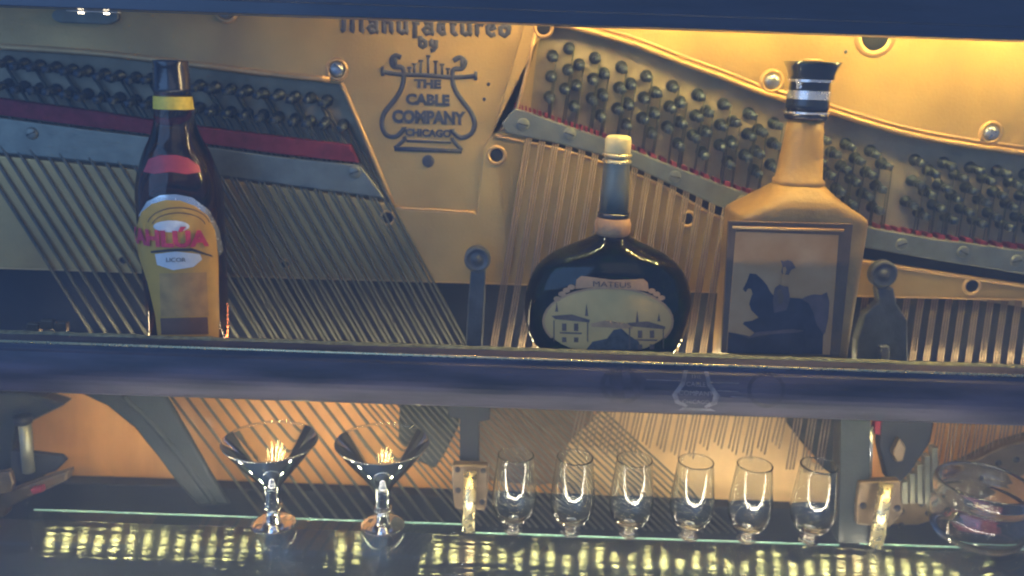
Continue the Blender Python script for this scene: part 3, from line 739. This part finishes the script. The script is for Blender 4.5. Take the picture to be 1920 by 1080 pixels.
# ------------------------------------------------------------------ glasses
def zat(px, py, Y): return UY(px, py, Y).z
def goblet_mesh(H, Rm):
    o = [(0.0006, 0.0), (0.40, 0.0), (0.43, 0.004), (0.40, 0.012), (0.245, 0.022), (0.21, 0.05), (0.215, 0.085), (0.27, 0.11), (0.52, 0.145), (0.78, 0.21), (0.95, 0.31), (1.0, 0.42), (0.985, 0.54), (0.93, 0.68), (0.86, 0.84), (0.805, 0.975), (0.812, 0.99), (0.79, 1.0)]
    i = [(0.758, 0.996), (0.755, 0.98), (0.83, 0.84), (0.895, 0.68), (0.95, 0.54), (0.962, 0.42), (0.91, 0.32), (0.73, 0.235), (0.45, 0.19), (0.15, 0.175), (0.0006, 0.172)]
    pr = smooth_path(o, 3)[:-1] + smooth_path(i, 3)
    return [(r * Rm, z * H) for r, z in pr]
def make_glass(name, label, cat, group, fx, fy, prof, mat='clear', n=48, z0=ZG + 0.0002, mesh=None):
    p = UZ(fx, fy, z0)
    if mesh is None:
        mb = MB(); mb.lathe(0, 0, prof, n, 'z', close=True); mesh = mb.mesh(name)
        mesh.materials.append(M[mat])
        for q in mesh.polygons: q.use_smooth = True
    o = bpy.data.objects.new(name, mesh); C.objects.link(o); o.location = Vector((p.x, p.y, z0)) * S
    tag(o, label, cat, group); return o, mesh, p
gf = [(962, 994), (1070, 998), (1179, 1001), (1291, 1006), (1399, 1011), (1516, 1013)]
gr = [(966, 853), (1081, 859), (1193, 864), (1305, 869), (1418, 870), (1538, 877)]
glab = ['small stemmed glass beside the left brass tube, leftmost of the row of six', 'small stemmed glass, second of the six from the left brass tube', 'small stemmed glass, third of the six, below the left medal on the rail',
        'small stemmed glass, fourth of the six, below the lyre decal on the rail', 'small stemmed glass, fifth of the six, next to the last one by the dark post', 'small stemmed glass close to the dark post, rightmost of the row of six']
gm = None
for k in range(6):
    p = UZ(*gf[k], ZG)
    if gm is None:
        H = zat(gr[k][0], gr[k][1], p.y) - ZG; Rm = 0.0305
        print('goblet', p, H, Rm)
        o, gm, _ = make_glass('stemmed_glass', glab[k], 'glass', 'six small stemmed glasses in a row', gf[k][0], gf[k][1], goblet_mesh(H, Rm))
    else:
        o, _, _ = make_glass('stemmed_glass', glab[k], 'glass', 'six small stemmed glasses in a row', gf[k][0], gf[k][1], None, mesh=gm)
    o.rotation_euler.z = k * 0.7; o.scale = (1 + random.uniform(-.025, .025),) * 2 + (1 + random.uniform(-.02, .02),)
def cocktail(H, Rr):
    o = [(0.0006, 0.0), (0.44, 0.0), (0.45, 0.004), (0.43, 0.009), (0.20, 0.02), (0.155, 0.05), (0.15, 0.16), (0.20, 0.20), (0.20, 0.215), (0.16, 0.25), (0.165, 0.38), (0.20, 0.46), (0.34, 0.56), (0.66, 0.76), (0.975, 0.975), (0.995, 0.995), (1.0, 1.0)]
    i = [(0.992, 1.001), (0.962, 0.982), (0.64, 0.785), (0.33, 0.61), (0.12, 0.56), (0.0006, 0.555)]
    return [(r * Rr, z * H) for r, z in (smooth_path(o, 3)[:-1] + smooth_path(i, 3))]
p = UZ(513, 981, ZG); Hc = zat(495, 825, p.y) - ZG
o, cm, _ = make_glass('cocktail_glass', 'wide short-stemmed cocktail glass, the one farther from the brass tube', 'cocktail glass', 'two cocktail glasses', 513, 981, cocktail(Hc, 0.0645))
make_glass('cocktail_glass', 'wide short-stemmed cocktail glass, the one nearer the brass tube', 'cocktail glass', 'two cocktail glasses', 718, 984, None, mesh=cm)
# wide ribbed tumbler
p = UZ(1828, 1002, ZG); Ht = zat(1830, 902, p.y) - ZG; Rt = 0.0655
print('tumbler', p, Ht)
op = [(0.0006, 0), (0.76, 0), (0.84, 0.012), (0.93, 0.09), (1.0, 0.26), (1.02, 0.42), (0.98, 0.55), (0.93, 0.63), (0.93, 0.68), (0.97, 0.72), (1.0, 0.77), (1.02, 0.84), (1.0, 0.93), (0.97, 0.99), (0.95, 1.0)]
ip = [(0.92, 0.995), (0.91, 0.95), (0.925, 0.80), (0.88, 0.68), (0.88, 0.61), (0.93, 0.52), (0.975, 0.41), (0.955, 0.26), (0.88, 0.13), (0.74, 0.09), (0.2, 0.075), (0.0006, 0.075)]
make_glass('glass_tumbler', 'wide clear glass tumbler with bulging lip, alone at the right end', 'tumbler', None, 1828, 1002, [(r * Rt, z * Ht) for r, z in (smooth_path(op, 3)[:-1] + smooth_path(ip, 3))], n=56)

# ------------------------------------------------------------------ bottle 1: dark brown liqueur bottle
def axis_prof(rows, x0y, Y0):
    """rows: (photo y, radius px) along the bottle's upright axis through x0y at depth Y0"""
    X, Z0 = x0y
    res = []
    for py, rp in rows:
        # find z on the axis whose photo height is py (column does not matter much: solve with the axis' own column)
        px = None; zlo, zhi = -0.1, 1.0
        for _ in range(40):
            zm = (zlo + zhi) / 2; d = Vector((X, Y0, zm)) - CAM
            yy = 540 - F * d.dot(upv) / d.dot(fw)
            if yy > py: zlo = zm
            else: zhi = zm
        d = Vector((X, Y0, zm)) - CAM
        res.append((rp * d.dot(fw) / F, zm))
    return res
YBt = 0.071
b1 = UY(354, 600, YBt); X1 = b1.x
body = axis_prof([(640, 58), (636, 67), (628, 70), (560, 73), (430, 77), (372, 78), (340, 75.5), (310, 68), (282, 58), (255, 45), (228, 37), (205, 35), (180, 33), (150, 32), (128, 31)], (X1, 0), YBt)
z0 = ZL; body[0] = (body[0][0], z0); body[1] = (body[1][0] + 0.002, z0 + 0.003); body[2] = (body[2][0], z0 + 0.010)
bprof = [(0.0005, z0)] + smooth_path(body, 3) + [(0.0005, body[-1][1])]
liq = empty('liqueur_bottle', (X1, YBt, z0), 'dark brown liqueur bottle with yellow arched label and black ribbed cap', 'bottle')
MB().lathe(X1, YBt, bprof, 56).build('glass_body', 'brown', liq, smooth=True)
cap = axis_prof([(172, 33.5), (165, 34.5), (163, 32.5), (156, 34.5), (154, 32.5), (147, 34), (145, 32), (138, 33.5), (136, 31.5), (129, 33), (127, 31), (116, 32.5), (113, 31)], (X1, 0), YBt)
MB().lathe(X1, YBt, cap + [(0.0005, cap[-1][1] + 0.0005)], 44).build('cap', 'capblack', liq, smooth=True)
bnd = axis_prof([(204, 36.2), (180, 34.6)], (X1, 0), YBt); MB().lathe(X1, YBt, bnd, 44, close=False).build('neck_band', 'yellow', liq, smooth=True)
bp3 = [(r, r, z) for r, z in bprof[1:-1]]
def m1(e): return surface_map(X1, YBt, bp3, e)
decal_obj('neck_label', [[(270, 322), (280, 298), (300, 291), (330, 290), (352, 296), (372, 310), (376, 322), (350, 327), (320, 322), (290, 326)]], m1(0.0010), 'redneck', liq, 8)
lab = [(258, 425), (266, 398), (286, 382), (310, 375), (338, 376), (365, 386), (388, 404), (402, 432), (408, 480), (409, 540), (410, 600), (409, 640), (298, 640), (292, 590), (278, 530), (262, 480), (257, 450)]
decal_obj('label_border', [[(260, 405), (276, 378), (300, 366), (330, 364), (360, 370), (392, 394), (410, 430), (418, 470), (410, 480), (400, 432), (370, 392), (330, 376), (296, 378), (268, 406)]], m1(0.0007), 'silver', liq, 8)
decal_obj('label', [lab], m1(0.0011), 'paper', liq, 8)
for a_, b_, y_ in ((58, 34, 424), (50, 26, 426)):
    arc = [(335 + a_ * math.cos(R(t)) * 1.0, y_ - b_ * math.sin(R(t)) * 1.0 - 2) for t in range(10, 171, 10)]
    arc2 = [(335 + (a_ - 2) * math.cos(R(t)), y_ - (b_ - 2) * math.sin(R(t)) - 2) for t in range(170, 9, -10)]
    decal_obj('label_line', [arc + arc2], m1(0.0015), 'paperdark', liq, 8)
decal_obj('label_patch', [ell(322, 424, 33, 11)], m1(0.0016), 'white', liq, 8)
decal_obj('label_patch', [[(292, 476), (330, 471), (374, 476), (378, 486), (362, 500), (325, 506), (296, 496)]], m1(0.0016), 'white', liq, 8)
decal_obj('label_panel', [[(300, 512), (386, 510), (390, 592), (303, 594)]], m1(0.0015), 'paperdeep', liq, 8)
decal_obj('label_foot', [[(302, 596), (388, 594), (390, 626), (304, 627)]], m1(0.0016), 'paperdark', liq, 8)
decal_obj('label_swash', [[(285, 470), (320, 466), (360, 465), (395, 478), (398, 482), (360, 470), (320, 471), (285, 474)]], m1(0.0021), 'ink', liq, 8)
def wrap1(px, py):
    an = (px - 333) / 76.0 + R(-2); z = UY(345, py, YBt - 0.055).z
    r = [a[0] + (b[0] - a[0]) * (z - a[1]) / (b[1] - a[1]) for a, b in zip(body, body[1:]) if a[1] <= z <= b[1]]
    r = (r[0] if r else 0.058) + 0.0036
    return Vector((X1 + r * math.sin(an), YBt - r * math.cos(an), z))
text_decal('brand_name', 'KAHLÚA', 325, 450, 28, 1.02, wrap1, 'red', liq, slope=0.0, arch=1.0, offset=0.05, cut=6)
text_decal('label_words', 'LICOR', 330, 487, 8, 1.1, m1(0.0023), 'ink', liq, slope=0.0, offset=0.0)

# ------------------------------------------------------------------ bottle 2: flat round green flask
Y2 = 0.065
X2 = UY(1140, 560, Y2).x
rows = [(700, 60), (690, 86), (672, 112), (655, 126), (630, 144), (600, 153), (565, 156), (530, 150), (500, 135), (478, 110), (462, 78), (450, 50), (440, 32), (428, 27), (412, 26), (398, 26)]
pr = axis_prof(rows, (X2, 0), Y2); z2 = ZL
dep = [.83, .70, .59, .556, .514, .497, .494, .507, .54, .58, .64, .76, .94, 1, 1, 1]
fl3 = [(r, r * d, z) for i, ((r, z), d) in enumerate(zip(pr, dep))]
fl3[0] = (fl3[0][0], fl3[0][1], z2); fl3[1] = (fl3[1][0], fl3[1][1], max(fl3[1][2], z2 + 0.006))
fl3s = [tuple(q) for q in smooth_path(fl3, 4)]
fl = empty('wine_flask', (X2, Y2, z2), 'flat round dark green wine flask with cream oval house label and cream stopper', 'bottle')
MB().lathe(X2, Y2, [(0.0005, 0.0005, z2)] + fl3s + [(0.0005, 0.0005, fl3s[-1][2])], 64).build('glass_body', 'green', fl, smooth=True)
c_ = axis_prof([(440, 29), (434, 33), (418, 34), (410, 31), (406, 29)], (X2, 0), Y2)
MB().lathe(X2, Y2, c_, 40).build('neck_collar', 'pinkpaper', fl, smooth=True)
c_ = axis_prof([(407, 30), (398, 30)], (X2, 0), Y2); MB().lathe(X2, Y2, c_, 40).build('neck_band', 'capblack', fl, smooth=True)
c_ = axis_prof([(399, 27), (350, 26), (306, 24.5), (286, 24)], (X2, 0), Y2); MB().lathe(X2, Y2, c_, 40).build('capsule', 'bar', fl, smooth=True)
for y_ in (301, 290):
    c_ = axis_prof([(y_ + 4, 25), (y_ + 2, 28), (y_ - 1, 28), (y_ - 3, 25)], (X2, 0), Y2); MB().lathe(X2, Y2, c_, 40).build('gold_ring', 'brass', fl, smooth=True)
c_ = axis_prof([(288, 22), (286, 24.5), (262, 24.5), (257, 23), (254, 18)], (X2, 0), Y2); MB().lathe(X2, Y2, c_ + [(0.0005, c_[-1][1] + 0.0006)], 36).build('stopper', 'cork', fl, smooth=True)
def m2(e): return surface_map(X2, Y2, fl3s, e)
oval = ell(1140, 602, 118, 62, 40)
decal_obj('oval_label', [[(x, min(y, 655)) for x, y in oval]], m2(0.0012), 'cream', fl, 10)
decal_obj('label_banner', [[(1081, 541), (1083, 524), (1092, 517), (1112, 519), (1148, 524), (1185, 523), (1204, 522), (1212, 529), (1214, 546), (1185, 542), (1148, 542), (1112, 538), (1095, 540)]], m2(0.0024), 'pinkpaper', fl, 8)
for bx, by in ((1073, 538), (1064, 544), (1056, 551), (1220, 545), (1229, 551), (1238, 558), (1047, 560)): decal_obj('label_rosette', [ell(bx, by, 7, 5, 10)], m2(0.0018), 'pinkpaper', fl, 8)
text_decal('label_name', 'MATEUS', 1147, 533, 10, 1.3, m2(0.0030), 'ink', fl, slope=0.04, offset=0.0)
def ring_arc(cx, cy, a, b, t, a0, a1):
    st = list(range(a0, a1 + 1, 10)); return [(cx + a * math.cos(R(k)), cy + b * math.sin(R(k))) for k in st] + [(cx + (a - t) * math.cos(R(k)), cy + (b - t) * math.sin(R(k))) for k in st[::-1]]
decal_obj('label_edge', [ring_arc(1140, 602, 121, 65, 4, 150, 390)], m2(0.0018), 'pinkpaper', fl, 8)
decal_obj('printed_garden', [[(1100, 655), (1112, 640), (1138, 634), (1150, 618), (1164, 615), (1178, 628), (1196, 640), (1200, 655)]], m2(0.0019), 'inkgreen', fl, 8)
for dx, dy in ((0, 0), (138, 13)):
    decal_obj('printed_roof', [[(1036 + dx, 592 + dy), (1060 + dx, 590 + dy), (1074 + dx, 589 + dy), (1107 + dx, 599 + dy), (1106 + dx, 604 + dy), (1044 + dx, 598 + dy)]], m2(0.0020), 'inkblue', fl, 8)
    wn = []
    for wx in (1060, 1082):
        for wy in (606, 632): wn.append([(wx + dx - 4, wy + dy), (wx + dx + 4, wy + dy), (wx + dx + 4, wy + dy + (14 if wy < 620 else 9)), (wx + dx - 4, wy + dy + (14 if wy < 620 else 9))])
    wn.append([(1040 + dx, 600 + dy), (1042 + dx, 600 + dy), (1042 + dx, 640 + dy), (1040 + dx, 640 + dy)]); wn.append([(1102 + dx, 604 + dy), (1104 + dx, 604 + dy), (1104 + dx, 640 + dy), (1102 + dx, 640 + dy)])
    wn.append([(1052 + dx, 622 + dy), (1092 + dx, 623 + dy), (1092 + dx, 626 + dy), (1052 + dx, 625 + dy)])
    decal_obj('printed_windows', wn, m2(0.0020), 'inkblue', fl, 8)
decal_obj('printed_wall', [[(1108, 606), (1136, 600), (1150, 612), (1172, 606), (1186, 610), (1184, 616), (1110, 612)]], m2(0.0017), 'pinkpaper', fl, 8)
for sx_, sy_, hh in ((1046, 566, 18), (1101, 568, 24), (1193, 580, 26), (1233, 586, 16)):
    decal_obj('printed_spire', [[(sx_, sy_), (sx_ + 3, sy_ + hh), (sx_ - 3, sy_ + hh)]], m2(0.0019), 'inkblue', fl, 8)

# ------------------------------------------------------------------ bottle 3: square tan stoneware bottle
Y3 = 0.072; X3 = UY(1472, 540, Y3).x
jug = empty('stoneware_bottle', (X3, Y3, ZL), 'square tan leather-look bottle with dark horse rider picture and flared black cap', 'bottle')
def superring(cx, cy, rx, ry, e, z, n=48):
    o = []
    for k in range(n):
        a = 2 * math.pi * k / n; c, s_ = math.cos(a), math.sin(a)
        o.append((cx + rx * math.copysign(abs(c) ** e, c), cy + ry * math.copysign(abs(s_) ** e, s_), z))
    return o
def loft(name, rows_, mat, par, n=48, smooth=True):
    mb = MB(); vs = []
    for (r, z), e, dy in rows_: vs += superring(X3, Y3, r, min(r, dy) if dy else r, e, z, n)
    m = len(rows_); fs = [(i * n + k, i * n + (k + 1) % n, (i + 1) * n + (k + 1) % n, (i + 1) * n + k) for i in range(m - 1) for k in range(n)]
    fs += [tuple(range(n))[::-1], tuple(range((m - 1) * n, m * n))]
    mb.add(vs, fs); return mb.build(name, mat, par, smooth=smooth)
D3 = 0.052
rw = [(700, 104), (690, 108), (430, 117), (408, 117), (403, 117), (398, 115), (391, 106), (382, 90), (371, 74), (360, 61), (350, 51), (344, 46)]
pr = axis_prof(rw, (X3, 0), Y3); pr[0] = (pr[0][0], ZL); pr[1] = (pr[1][0], ZL + 0.004)
ee = [.26, .24, .24, .24, .24, .26, .30, .36, .45, .6, .8, 1]
loft('bottle_body', [(p_, e_, D3) for p_, e_ in zip(pr, ee)], 'leather', jug)
pr = axis_prof([(346, 44), (343, 46.5), (337, 46.5), (333, 42), (290, 38), (250, 34), (222, 31.5)], (X3, 0), Y3)
loft('neck', [(p_, 0.9, None) for p_ in pr], 'leather', jug)
pr = axis_prof([(224, 37), (218, 40), (214, 40), (212, 36), (206, 36), (204, 39), (196, 39), (170, 38), (150, 37), (148, 40), (140, 40), (128, 44), (116, 50)], (X3, 0), Y3)
loft('cap', [(p_, 0.95 if i < 9 else 0.7, None) for i, p_ in enumerate(pr)], 'capblack', jug)
for y0_, y1_, r_ in ((154, 149, 41.2), (186, 170, 39.8), (213, 209, 41)):
    q = axis_prof([(y0_, r_), (y1_, r_)], (X3, 0), Y3); MB().lathe(X3, Y3, q, 40, close=False).build('silver_band', 'silver', jug, smooth=True)
q = axis_prof([(116, 18), (113, 20), (110, 12)], (X3, 0), Y3); MB().lathe(X3, Y3, q, 24).build('cap_tip', 'pinkpaper', jug, smooth=True)
capmap = surface_map(X3, Y3, [(a[0], a[0], a[1]) for a in axis_prof([(230, 40), (110, 40)], (X3, 0), Y3)], 0.002)
text_decal('cap_letter', 'B', 1499, 160, 13, 1.0, capmap, 'silver', jug, slope=0.03, offset=0.02)
YF = Y3 - D3 - 0.0004
fr = box_px('picture_frame', [(1366, 414), (1600, 420), (1575, 668), (1352, 662)], YF - 0.0018, YF + 0.004, 'leatherdark', jug, 0.001)
pc = box_px('picture', [(1380, 434), (1573, 441), (1556, 666), (1362, 661)], YF - 0.0026, YF - 0.001, 'painting', jug, 0.0006)
rimf = [(1374, 426), (1582, 432)]
MB().tube(pathY(rimf, YF - 0.003), 0.0018, 6).build('frame_moulding', 'goldrim', jug, smooth=True)
def zpt(l): return [(1340 + x / 3.857, 400 + y / 3.857) for x, y in l]
horse = zpt([(205, 550), (235, 490), (255, 435), (300, 440), (345, 480), (378, 520), (400, 565), (430, 600), (550, 612), (620, 615), (680, 650), (715, 720), (735, 800), (785, 870), (780, 1020), (90, 1010), (100, 860), (160, 870), (255, 890), (290, 865), (205, 800), (215, 785), (270, 778), (320, 755), (265, 700), (250, 655), (275, 580), (262, 545), (240, 545), (225, 570)])
box_px('printed_horse', horse, YF - 0.0034, YF - 0.0028, 'rider', jug, 0)
box_px('printed_rider', zpt([(420, 620), (438, 540), (470, 515), (500, 528), (532, 530), (545, 620), (520, 700), (430, 720)]), YF - 0.0042, YF - 0.0036, 'rider2', jug, 0)
box_px('printed_rider', zpt([(478, 338), (500, 350), (530, 338), (560, 350), (588, 395), (555, 408), (535, 445), (500, 455), (482, 425), (492, 385)]), YF - 0.0034, YF - 0.0028, 'rider2', jug, 0)
box_px('printed_rider', zpt([(490, 440), (530, 445), (520, 500), (505, 520), (480, 515)]), YF - 0.0050, YF - 0.0044, 'painting', jug, 0)
box_px('printed_rider', zpt([(494, 392), (512, 386), (520, 405), (514, 432), (502, 444), (494, 425)]), YF - 0.0040, YF - 0.0035, 'painting', jug, 0)
box_px('printed_rider', zpt([(455, 560), (480, 552), (500, 600), (486, 660), (462, 655)]), YF - 0.0048, YF - 0.0043, 'leatherdark', jug, 0)
box_px('printed_ground', zpt([(165, 872), (255, 892), (300, 860), (420, 850), (560, 838), (640, 850), (600, 862), (430, 872), (310, 888), (250, 905)]), YF - 0.0040, YF - 0.0035, 'rider2', jug, 0)
box_px('printed_hill', zpt([(620, 625), (665, 600), (720, 585), (770, 590), (812, 570), (830, 640), (822, 760), (800, 860), (770, 900), (730, 800), (700, 700)]), YF - 0.0032, YF - 0.0028, 'rider2', jug, 0)
